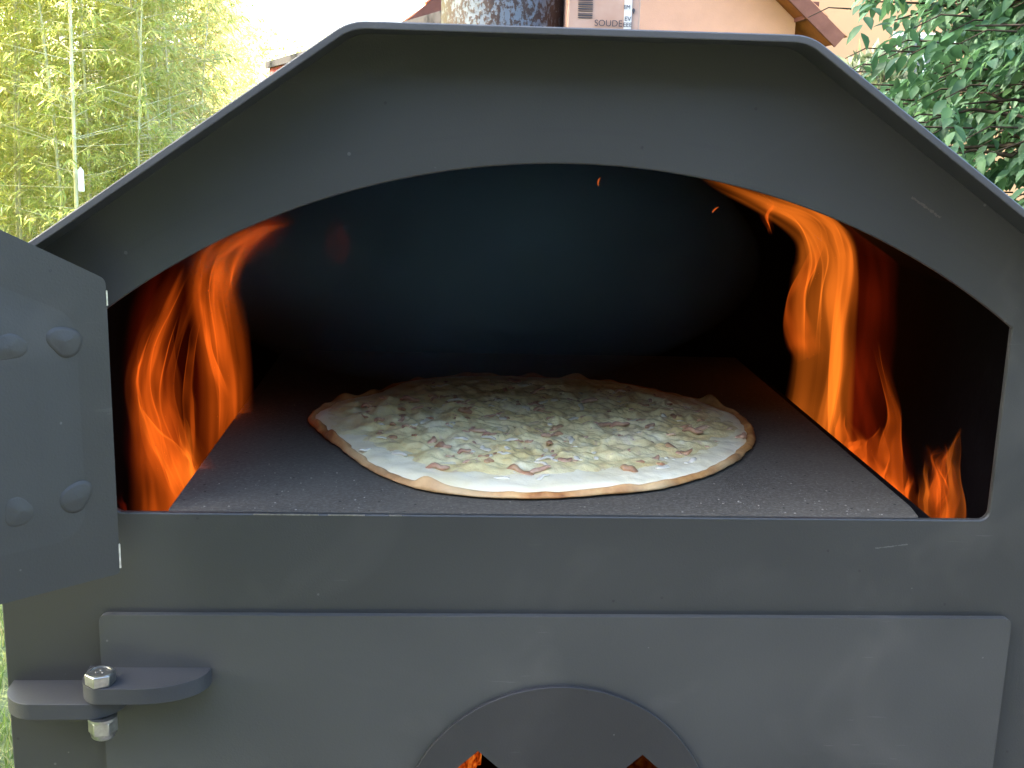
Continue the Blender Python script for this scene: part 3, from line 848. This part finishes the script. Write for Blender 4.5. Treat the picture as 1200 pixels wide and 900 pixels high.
link('drop_symbol', from_bm(prism(dr_, [], pl, .2692, .2696)), INK, carton)

# ================================================================== THE GARDEN
def leaf_mat(name, stops, trans=.45, rough=.5, nscale=3.0):
    m, N, L, b = mat(name)
    at_ = N.new('ShaderNodeAttribute'); at_.attribute_name = 'leaf'
    c = ramp(N, L, at_.outputs['Fac'], stops)
    L.new(c, b.inputs['Base Color']); b.inputs['Roughness'].default_value = rough
    b.inputs['Specular IOR Level'].default_value = .35
    t = N.new('ShaderNodeBsdfTranslucent')
    hsv = N.new('ShaderNodeHueSaturation'); hsv.inputs['Hue'].default_value = .48; hsv.inputs['Value'].default_value = 1.5; L.new(c, hsv.inputs['Color'])
    L.new(hsv.outputs[0], t.inputs[0])
    mx = N.new('ShaderNodeMixShader'); mx.inputs[0].default_value = trans
    L.new(b.outputs[0], mx.inputs[1]); L.new(t.outputs[0], mx.inputs[2])
    L.new(mx.outputs[0], N['Material Output'].inputs['Surface'])
    return m
def leaves_np(P, D, Nn, ln, wd, shape, fold=.25, droop=.15):
    """P base points, D directions, Nn normals (n,3), shape: list of (t, halfwidth)"""
    n = len(P); D = D/np.linalg.norm(D, axis=1, keepdims=True)
    S = np.cross(D, Nn); S /= np.linalg.norm(S, axis=1, keepdims=True)+1e-9
    U = np.cross(S, D)
    cols_ = []; m = len(shape)
    for t, h in shape:
        mid = P + D*(ln*t)[:, None] - U*(ln*droop*t*t)[:, None]
        off = S*(wd*h)[:, None]; up = U*(wd*h*fold)[:, None]
        cols_ += [mid-off+up, mid, mid+off+up]
    V = np.stack(cols_, 1).reshape(-1, 3)
    k = 3*m; base = np.arange(n)*k; F = []
    for i in range(m-1):
        for j in (0, 1):
            a = 3*i+j
            F.append(np.stack([base+a, base+a+1, base+a+4, base+a+3], 1))
    return V, np.concatenate(F), k
def leaf_attr(me, vals, k):
    a = me.attributes.new('leaf', 'FLOAT', 'POINT'); a.data.foreach_set('value', np.repeat(vals, k).astype(np.float32))

# ---- lawn
def lawn_mat():
    m, N, L, b = mat('lawn')
    tc = N.new('ShaderNodeTexCoord'); P = tc.outputs['Object']
    c = ramp(N, L, noise_n(N, L, 1.2, 6, .7, P), [(.3, (.05, .085, .02)), (.55, (.09, .13, .035)), (.75, (.15, .16, .06))])
    c = mixc(N, L, ramp(N, L, noise_n(N, L, 40, 4, .7, P), [(.4, 0), (.7, .7)]), c, (.14, .17, .06))
    L.new(c, b.inputs['Base Color']); b.inputs['Roughness'].default_value = .9
    bump_n(N, L, b, noise_n(N, L, 60, 4, .7, P), .8, .03)
    return m
bm = bmesh.new(); bmesh.ops.create_grid(bm, x_segments=2, y_segments=2, size=400)
for v in bm.verts: v.co.z = GROUND
tag(link('lawn', from_bm(bm), lawn_mat()), 'mown green lawn around the oven', 'lawn', None, 'structure')
px_ = [(-.62, -3.2), (3.4, -3.2), (3.4, 1.0), (-.62, 1.0)]
BOUNCE_SLAB = simple('bounce_slab_concrete', (.13, .125, .12), .9, 0, .2, 4, .003, 90)  # slab added out of view to steer the ground bounce on the oven front
tag(link('added_bounce_slab', from_bm(prism(px_, [], lambda u, v, d: (u, v, d), GROUND-.1, GROUND+.03)), BOUNCE_SLAB), 'added unseen grey concrete slab under the oven, keeps bounce light neutral', 'added_bounce_slab', None, 'structure')
n1, n2 = 26000, 14000
gx = np.concatenate([rng.uniform(-2.6, -.64, n1), rng.uniform(-7, -1.5, n2)])
gy = np.concatenate([rng.uniform(.2, 4.5, n1), rng.uniform(6, 13, n2)])
P = np.stack([gx, gy, np.full(n1+n2, GROUND-.003)], 1)
D = np.stack([rng.normal(0, .35, n1+n2), rng.normal(0, .35, n1+n2), np.ones(n1+n2)], 1)
Nn = rng.normal(0, 1, (n1+n2, 3)); 
V, F, k = leaves_np(P, D, Nn, rng.uniform(.03, .085, n1+n2), rng.uniform(.0015, .003, n1+n2), [(0, 1), (.5, .8), (1, .08)], .2, .35)
me = from_np(V, F); leaf_attr(me, rng.random(n1+n2), k)
GRASS = leaf_mat('grass_blades', [(0, (.08, .14, .03)), (.6, (.13, .19, .05)), (1, (.30, .27, .12))], .35)
tag(link('grass', me, GRASS), 'short grass blades of the lawn left of the oven', 'grass', None, 'stuff')

# ---- bamboo
BAM = leaf_mat('bamboo_leaf', [(0, (.23, .31, .085)), (.5, (.38, .43, .14)), (.85, (.48, .48, .18)), (1, (.52, .46, .22))], .62, .5)
CULM, N, L, b = mat('bamboo_culm')
L.new(mixc(N, L, ramp(N, L, noise_n(N, L, 3, 3, .6), [(.35, 0), (.65, 1)]), (.46, .44, .22), (.62, .55, .38)), b.inputs['Base Color']); b.inputs['Roughness'].default_value = .45
def culm_path(h, lean, seed):
    r = random.Random(seed); ax = r.uniform(-1, 1)*lean; ay = r.uniform(-1, 1)*lean; bx = r.uniform(-.4, .4)*lean
    return [Vector((ax*q**1.7*h+bx*math.sin(q*5)*.3, ay*q**1.7*h, q*h)) for q in np.linspace(0, 1, 22)]
def bamboo_meshes(seed, h, nculm, nleaf, spread):
    r = random.Random(seed); g = np.random.default_rng(seed); culms = []; Ps = []; Ds = []
    for c in range(nculm):
        p0 = Vector((r.uniform(-spread, spread), r.uniform(-spread, spread), 0)); hh = h*r.uniform(.8, 1.05)
        path = [p+p0 for p in culm_path(hh, .12, seed*31+c)]
        R0 = r.uniform(.009, .017)
        rad = [R0*(1-.8*i/(len(path)-1)) for i in range(len(path))]
        # swollen nodes
        PP = []; RR = []
        for i, p in enumerate(path):
            PP += [p-Vector((0, 0, .012)), p, p+Vector((0, 0, .012))]; RR += [rad[i], rad[i]*1.3, rad[i]]
        culms.append(tube_np(PP, RR, 6))
        nb = nleaf//nculm//9
        for k in range(nb):
            q = 1-(r.random()**1.15)*.97; i = min(int(q*21), 20); f = q*21-i
            base = path[i].lerp(path[i+1], f); ln = r.uniform(.15, .75)*(1-.45*q); a = r.uniform(0, 2*math.pi)
            tip = base+Vector((math.cos(a)*ln, math.sin(a)*ln, r.uniform(.0, .45)*ln))
            for j in range(9):
                s = r.uniform(.25, 1.05); b_ = base.lerp(tip, s); b_.z -= .10*s*s*ln
                Ps.append(b_); aa = a+r.gauss(0, .9)
                Ds.append((math.cos(aa), math.sin(aa), r.gauss(-.35, .45)))
            if k % 3 == 0: culms.append(tube_np([base, base.lerp(tip, .5), tip], [.0035, .0025, .001], 4))
    P = np.array([tuple(p) for p in Ps]); D = np.array(Ds); n = len(P)
    Nn = np.stack([g.normal(0, .5, n), g.normal(0, .5, n), np.ones(n)], 1)
    V, F, k = leaves_np(P, D, Nn, g.uniform(.055, .125, n), g.uniform(.005, .0085, n), [(0, .15), (.3, 1), (.65, .75), (1, .02)], .25, .3)
    me = from_np(V, F); leaf_attr(me, np.clip(g.normal(.5, .25, n), 0, 1), k); me.materials.append(BAM)
    V, F = join_np(culms); mc = from_np(V, F, True); mc.materials.append(CULM)
    return mc, me
PROT = [bamboo_meshes(11, 5.6, 5, 17000, .35), bamboo_meshes(23, 5.0, 6, 17000, .4), bamboo_meshes(37, 6.0, 4, 16000, .35), bamboo_meshes(53, 3.0, 5, 9000, .4)]
def bamboo(px, Y, kind, rot, label, scl=1.0):
    p = at(px, 200, Y); r = empty('bamboo', (p.x, p.y, GROUND)); r.rotation_euler.z = rot; r.scale = (scl,)*3
    for nm, me in zip(('culms', 'foliage'), PROT[kind]):
        o = bpy.data.objects.new(nm, me); col.objects.link(o); o.parent = r
    tag(r, label, 'bamboo', 'bamboo clumps of the thicket')
    return r
GL = 'tall leafy yellow-green bamboo clump in the dense thicket left of the oven'
GS = 'shorter pale bamboo clump at the thinning right end of the thicket'
for i, (px, Y, k) in enumerate(((-70, 9.0, 0), (25, 9.4, 1), (105, 8.8, 2), (180, 9.6, 0), (-20, 10.3, 2), (70, 10.6, 1), (145, 10.9, 0), (185, 10.6, 1), (-100, 11.4, 0), (30, 11.8, 2), (110, 12.2, 1))):
    bamboo(px, Y, k, i*1.9, 'tall bamboo clump with thick pale stems behind the small white tag' if (px, k) == (105, 2) else GL, 1.0)
for i, (px, Y, k) in enumerate(((252, 24.5, 1), (240, 21.5, 0), (262, 27, 2))):
    bamboo(px, Y, k, i*1.3+.4, 'distant bamboo clump beside the end of the dark red outbuilding', .74)
for i, (px, Y, s) in enumerate(((205, 11.2, 1.0), (215, 12.6, 1.05), (255, 30, 1.45), (295, 31.0, 1.3), (335, 32.0, 1.2), (372, 33, 1.15))):
    bamboo(px, Y, 3, i*2.3, GS, s)
# the thicket goes on to the left of the view: one mass
g = np.random.default_rng(99)
n = 85000; n_ = 24000
Pm = np.concatenate([np.stack([g.uniform(-8.5, -5.6, n), g.uniform(-1.5, 7.6, n), GROUND+.2+9.3*g.random(n)**.9], 1),
                     np.stack([g.uniform(-7.6, -5.9, n_), g.uniform(8.0, 14.0, n_), GROUND+4.8*g.random(n_)**.85], 1)])
n += n_
Dm = np.stack([g.normal(0, 1, n), g.normal(0, 1, n), g.normal(-.35, .5, n)], 1)
V, F, k = leaves_np(Pm, Dm, np.stack([g.normal(0, .5, n), g.normal(0, .5, n), np.ones(n)], 1), g.uniform(.14, .24, n), g.uniform(.013, .02, n), [(0, .15), (.35, 1), (1, .02)], .25, .3)
me = from_np(V, F); leaf_attr(me, np.clip(g.normal(.5, .25, n), 0, 1), k)
tag(link('bamboo_thicket', me, BAM), 'dense bamboo thicket along the left side of the garden', 'bamboo', None, 'stuff')
# tall leaf screen added out of view behind the viewer, cuts low front sky light
nh = 60000
Ph = np.stack([g.uniform(-6.5, 7.5, nh), -3.6-1.1*g.random(nh), GROUND+3.8*g.random(nh)], 1)
Ph[:, 2] += np.where(Ph[:, 2] > 1.9, .25*np.sin(Ph[:, 0]*3.1), 0)
V, F, k = leaves_np(Ph, g.normal(0, 1, (nh, 3)), g.normal(0, 1, (nh, 3)), g.uniform(.12, .2, nh), g.uniform(.03, .05, nh), [(0, .1), (.45, 1), (1, .05)], .25, .2)
me = from_np(V, F); leaf_attr(me, g.random(nh), k)
SCREEN_LEAF = leaf_mat('evergreen_leaf', [(0, (.030, .036, .024)), (1, (.055, .060, .04))], .1, .6)
tag(link('added_sky_screen', me, SCREEN_LEAF), 'added unseen screen of dark evergreen leaves behind the viewer, blocks low sky light', 'added_sky_screen', None, 'stuff')
# small white tag on a stem
p = at(95, 211, 8.4)
wt = link('plant_tag', from_bm(prism(round_poly([(p.x-.022, p.z-.085), (p.x+.022, p.z-.085), (p.x+.022, p.z+.07), (p.x, p.z+.10), (p.x-.022, p.z+.07)], .006), [], pl, p.y-.004, p.y+.004)), simple('white_plastic', (.8, .8, .8), .5))
tag(wt, 'small white plastic tag hanging among the bamboo stems', 'plant tag')

# ---- leafy tree on the right
TREE_L = leaf_mat('tree_leaf', [(0, (.022, .058, .026)), (.5, (.042, .100, .044)), (.9, (.068, .140, .054)), (1, (.14, .21, .06))], .35, .6)
BARK = simple('bark', (.035, .027, .02), .9, 0, .35, 30, .01, 40)
tree = empty('broadleaf_tree', (3.75, 4.3, GROUND))
tag(tree, 'green broadleaf tree with drooping branches to the right of the oven', 'tree')
r = random.Random(5); limbs = []; twigs = []
C0 = Vector((3.75, 4.3, .95)); RX, RY, RZ = 2.25, 1.8, 1.75
trunk = [Vector((3.75+.05*math.sin(i), 4.3+.04*math.cos(i*1.3), GROUND-.05+i*.3)) for i in range(8)]
tr = tube_np(trunk, [.15-.011*i for i in range(8)], 12)
for i in range(62):
    a = r.uniform(0, 2*math.pi) if i < 34 else r.uniform(2.2, 4.4); e = r.uniform(-.55, 1.3) if i < 34 else r.uniform(-.6, .6); s = r.uniform(.75, 1.0)
    tip = C0+Vector((RX*math.cos(a)*math.cos(e)*s, RY*math.sin(a)*math.cos(e)*s, RZ*math.sin(e)*s))
    tip.x = max(tip.x, 2.15+.3*(tip.y-4))
    st_ = trunk[r.randint(4, 7)]
    mid = st_.lerp(tip, .5)+Vector((r.uniform(-.15, .15), r.uniform(-.15, .15), r.uniform(.1, .4)))
    path = [st_, st_.lerp(mid, .5), mid, mid.lerp(tip, .5)+Vector((0, 0, .06)), tip]
    limbs.append(tube_np(path, [.036, .026, .017, .009, .004], 6))
    for j in range(15):
        q = r.uniform(.35, 1.0)*4; k_ = min(int(q), 3); b0 = path[k_].lerp(path[k_+1], q-k_)
        aa = r.uniform(0, 2*math.pi); l2 = r.uniform(.25, .7)
        t2 = b0+Vector((math.cos(aa)*l2, math.sin(aa)*l2, r.uniform(-.35, .35)*l2))
        limbs.append(tube_np([b0, b0.lerp(t2, .5)+Vector((0, 0, .03)), t2], [.009, .006, .003], 4))
        for m_ in range(3):
            twigs.append((b0.lerp(t2, r.uniform(.2, 1)), aa+r.uniform(-1, 1)))
for m_ in range(900):
    b0 = Vector((r.uniform(1.5, 3.4), r.uniform(3.4, 5.0), r.uniform(-.6, 1.6)))
    if (b0.x-1.9)**2 < .02*r.random(): continue
    twigs.append((b0, r.uniform(1.6, 4.7)))
    limbs.append(tube_np([b0+Vector((.22, .05, .05)), b0+Vector((.1, .02, .05)), b0], [.004, .003, .002], 4))
V, F = join_np([tr]); link('trunk', from_np(V, F, True), BARK, tree)
V, F = join_np(limbs); link('branches', from_np(V, F, True), BARK, tree)
Ps = []; Ds = []; Ns = []
for b0, aa in twigs:
    ln = r.uniform(.18, .42); d = Vector((math.cos(aa), math.sin(aa), r.uniform(-.5, .15))).normalized()
    nl = r.randint(9, 13)
    for j in range(nl):
        q = (j+.5)/nl; p = b0+d*ln*q; p.z -= .12*q*q
        sd = 1 if j % 2 else -1
        dd = d*.7+Vector((-d.y, d.x, 0))*sd*.8+Vector((r.gauss(0, .2), r.gauss(0, .2), -.45+r.gauss(0, .25)))
        if p.x < 1.60+.337*(p.y-4)+.30*nz(p.y*2, p.z*3.5, 4): continue
        Ps.append(p); Ds.append(dd); Ns.append((r.gauss(0, .35), r.gauss(0, .35), 1))
n = len(Ps); g = np.random.default_rng(3)
V, F, k = leaves_np(np.array([tuple(p) for p in Ps]), np.array([tuple(d) for d in Ds]), np.array(Ns), g.uniform(.05, .088, n), g.uniform(.014, .022, n),
                    [(0, .04), (.12, .45), (.35, .95), (.6, .9), (.82, .5), (1, .02)], .3, .35)
me = from_np(V, F, True); leaf_attr(me, np.clip(g.beta(2.2, 3, n), 0, 1), k)
link('crown', me, TREE_L, tree)

# ---- pale variegated shrub behind the hood
p = at(1003, 66, 6.4)
sh = empty('variegated_shrub', (p.x+.15, 6.4, GROUND)); tag(sh, 'pale variegated shrub between the hood and the peach house', 'shrub')
g = np.random.default_rng(8); n = 2600
dirs = g.normal(0, 1, (n, 3)); dirs /= np.linalg.norm(dirs, axis=1, keepdims=True)
P = np.array([p.x+.15, 6.4, p.z-.45]) + dirs*np.array([.30, .3, .50])*(g.random(n)**.4)[:, None]
D = dirs+g.normal(0, .5, (n, 3)); 
V, F, k = leaves_np(P, D, g.normal(0, 1, (n, 3)), g.uniform(.06, .11, n), g.uniform(.015, .022, n), [(0, .1), (.4, 1), (1, .05)], .3, .2)
me = from_np(V, F); leaf_attr(me, g.random(n), k)
link('foliage', me, leaf_mat('variegated_leaf', [(0, (.05, .08, .03)), (.4, (.14, .17, .09)), (1, (.28, .28, .20))], .3), sh)
parts = []
for i in range(7):
    a = i*.9; parts.append(tube_np([(p.x+.15+.03*math.cos(a), 6.4+.03*math.sin(a), GROUND), (p.x+.15+.15*math.cos(a), 6.4+.15*math.sin(a), p.z-.6), (p.x+.15+.25*math.cos(a), 6.4+.25*math.sin(a), p.z-.1)], [.012, .009, .004], 5))
V, F = join_np(parts); link('stems', from_np(V, F, True), BARK, sh)

# ---- peach house with gable to the garden
PEACH = simple('peach_render', (.48, .25, .175), .9, 0, .06, 3, .004, 60)
TILE = simple('clay_tile', (.50, .22, .11), .8, 0, .25, 8)
BARGE = simple('brown_board', (.13, .055, .042), .9, 0, .2, 5)
SOFF = simple('orange_stained_boards', (.24, .09, .03), .9, 0, .2, 6)
HY = 13.2
el, er = at(478, 24, HY), at(988, 48, HY)
ze = (el.z+er.z)/2; xm = (el.x+er.x)/2; hw = (er.x-el.x)/2; sl_ = .86; zr = ze+hw*sl_; HD = 22.5
house = empty('peach_house', (xm, HY+1, GROUND)); tag(house, 'peach rendered house with gabled tile roof behind the oven', 'house')
iw = hw-.42
gw = [(xm-iw, GROUND), (xm+iw, GROUND), (xm+iw, ze+(hw-iw)*sl_-.14), (xm, zr-.14), (xm-iw, ze+(hw-iw)*sl_-.14)]
link('gable_wall', from_bm(prism(gw, [], pl, HY+.55, HY+.85)), PEACH, house)
for s in (-1, 1):
    box('side_wall', *sorted((xm+s*iw, xm+s*(iw-.3))), HY+.851, HD-.5, GROUND, ze+(hw-iw)*sl_-.16, PEACH, house)
link('rear_wall', from_bm(prism(gw, [], pl, HD-.499, HD-.2)), PEACH, house)
for s in (-1, 1):
    nrm = Vector((s*sl_, 1)).normalized()
    a = Vector((xm+s*.002, zr)); b_ = Vector((xm+s*hw, ze))
    sec = [tuple(a), tuple(b_), tuple(b_-nrm*.10), (xm+s*.002, zr-.13)]
    rf = link('roof_slope', from_bm(prism(sec, [], pl, HY+.05, HD)), SOFF, house)
    # clay tiles: courses running along the slope, each a pan with a raised lip
    ln = (b_-a).length; nc = int(ln/.33); tl = []
    me = None
    for j in range(nc):
        q0, q1 = j/nc, (j+1.12)/nc
        c0 = a.lerp(b_, q0)+nrm*.012; c1 = a.lerp(b_, min(q1, 1.02))+nrm*.045
        link('tile_course', from_bm(prism([tuple(c0), tuple(c1), tuple(c1+nrm*.018), tuple(c0+nrm*.018)], [], pl, HY+.02, HD)), TILE, rf)
    bsec = [tuple(a+nrm*.03), tuple(b_+nrm*.03), tuple(b_-nrm*.14), (xm+s*.002, zr-.18)]
    link('barge_board', from_bm(prism(bsec, [], pl, HY-.01, HY+.045)), BARGE, house)
# tie beam end under the right rake
box('purlin_end', xm+iw-.02, xm+iw+.14, HY+.12, HY+.548, ze+.20, ze+.40, BARGE, house)

# ---- second peach house further right
h2 = empty('neighbour_house', (11, 19, GROUND)); tag(h2, 'pale peach neighbouring house seen through the gaps in the tree', 'house')
PEACH2 = simple('pale_peach_render', (.44, .25, .14), .9, 0, .06, 2)
box('wall', 4.9, 16, 17.5, 25, GROUND, 4.3, PEACH2, h2)
bm = bmesh.new()
v = [bm.verts.new(q) for q in ((4.4, 17.0, 4.301), (16.5, 17.0, 4.301), (16.5, 25.5, 4.301), (4.4, 25.5, 4.301), (8.2, 21.2, 7.0), (12.6, 21.2, 7.0))]
for f in ((0, 1, 5, 4), (2, 3, 4, 5), (1, 2, 5), (3, 0, 4), (3, 2, 1, 0)): bm.faces.new([v[i] for i in f])
link('roof', from_bm(bm), TILE, h2)
for x in (6.6, 9.2, 11.8):
    wi = box('window', x, x+1.0, 17.46, 17.499, .4, 1.7, simple('white_frame', (.75, .75, .72), .5), h2)
    gm, N, L, b = mat('window_glass'); b.inputs['Base Color'].default_value = (.05, .06, .07, 1); b.inputs['Roughness'].default_value = .05
    box('pane', x+.08, x+.46, 17.452, 17.459, .48, 1.62, gm, wi); box('pane', x+.54, x+.92, 17.452, 17.459, .48, 1.62, gm, wi)

# ---- dark red outbuilding with a long eave running away to the left
RED = simple('dark_red_boards', (.13, .026, .024), .9, 0, .15, 6)
FASC = simple('dark_fascia', (.016, .014, .013), .9)
zE = 1.30
e0 = atz(545, 6.5, zE); e1 = atz(314, 73, zE)
d = Vector((e1.x-e0.x, e1.y-e0.y)).normalized(); q = Vector((d.y, -d.x))
if q.y < 0: q = -q                       # q points away from the camera, into the building
shed = empty('red_outbuilding', (e1.x, e1.y, GROUND)); tag(shed, 'dark red outbuilding with black fascia behind the bamboo', 'outbuilding')
Ls = (Vector((e1.x, e1.y))-Vector((e0.x, e0.y))).length
spl = lambda u, v, d_: (e0.x+d.x*u+q.x*v, e0.y+d.y*u+q.y*v, d_)
WALLT = zE-.105
nb = 60; bw = (Ls-.5)/nb
bmesh_board = None
link('wall', from_bm(prism([(0, .02), (Ls-.05, .02), (Ls-.05, 1.6), (0, 1.6)], [], spl, GROUND, WALLT)), RED, shed)
link('fascia', from_bm(prism([(0, -.06), (Ls, -.06), (Ls, 0), (0, 0)], [], spl, zE-.13, zE)), FASC, shed)
link('roof', from_bm(prism([(0, .001), (Ls, .001), (Ls, 1.75), (0, 1.75)], [], spl, zE-.10, zE-.02)), FASC, shed)
link('corner_post', from_bm(prism([(Ls-.10, -.17), (Ls+.02, -.17), (Ls+.02, -.05), (Ls-.10, -.05)], [], spl, GROUND, WALLT-.12)), simple('white_post', (.8, .8, .78), .5), shed)
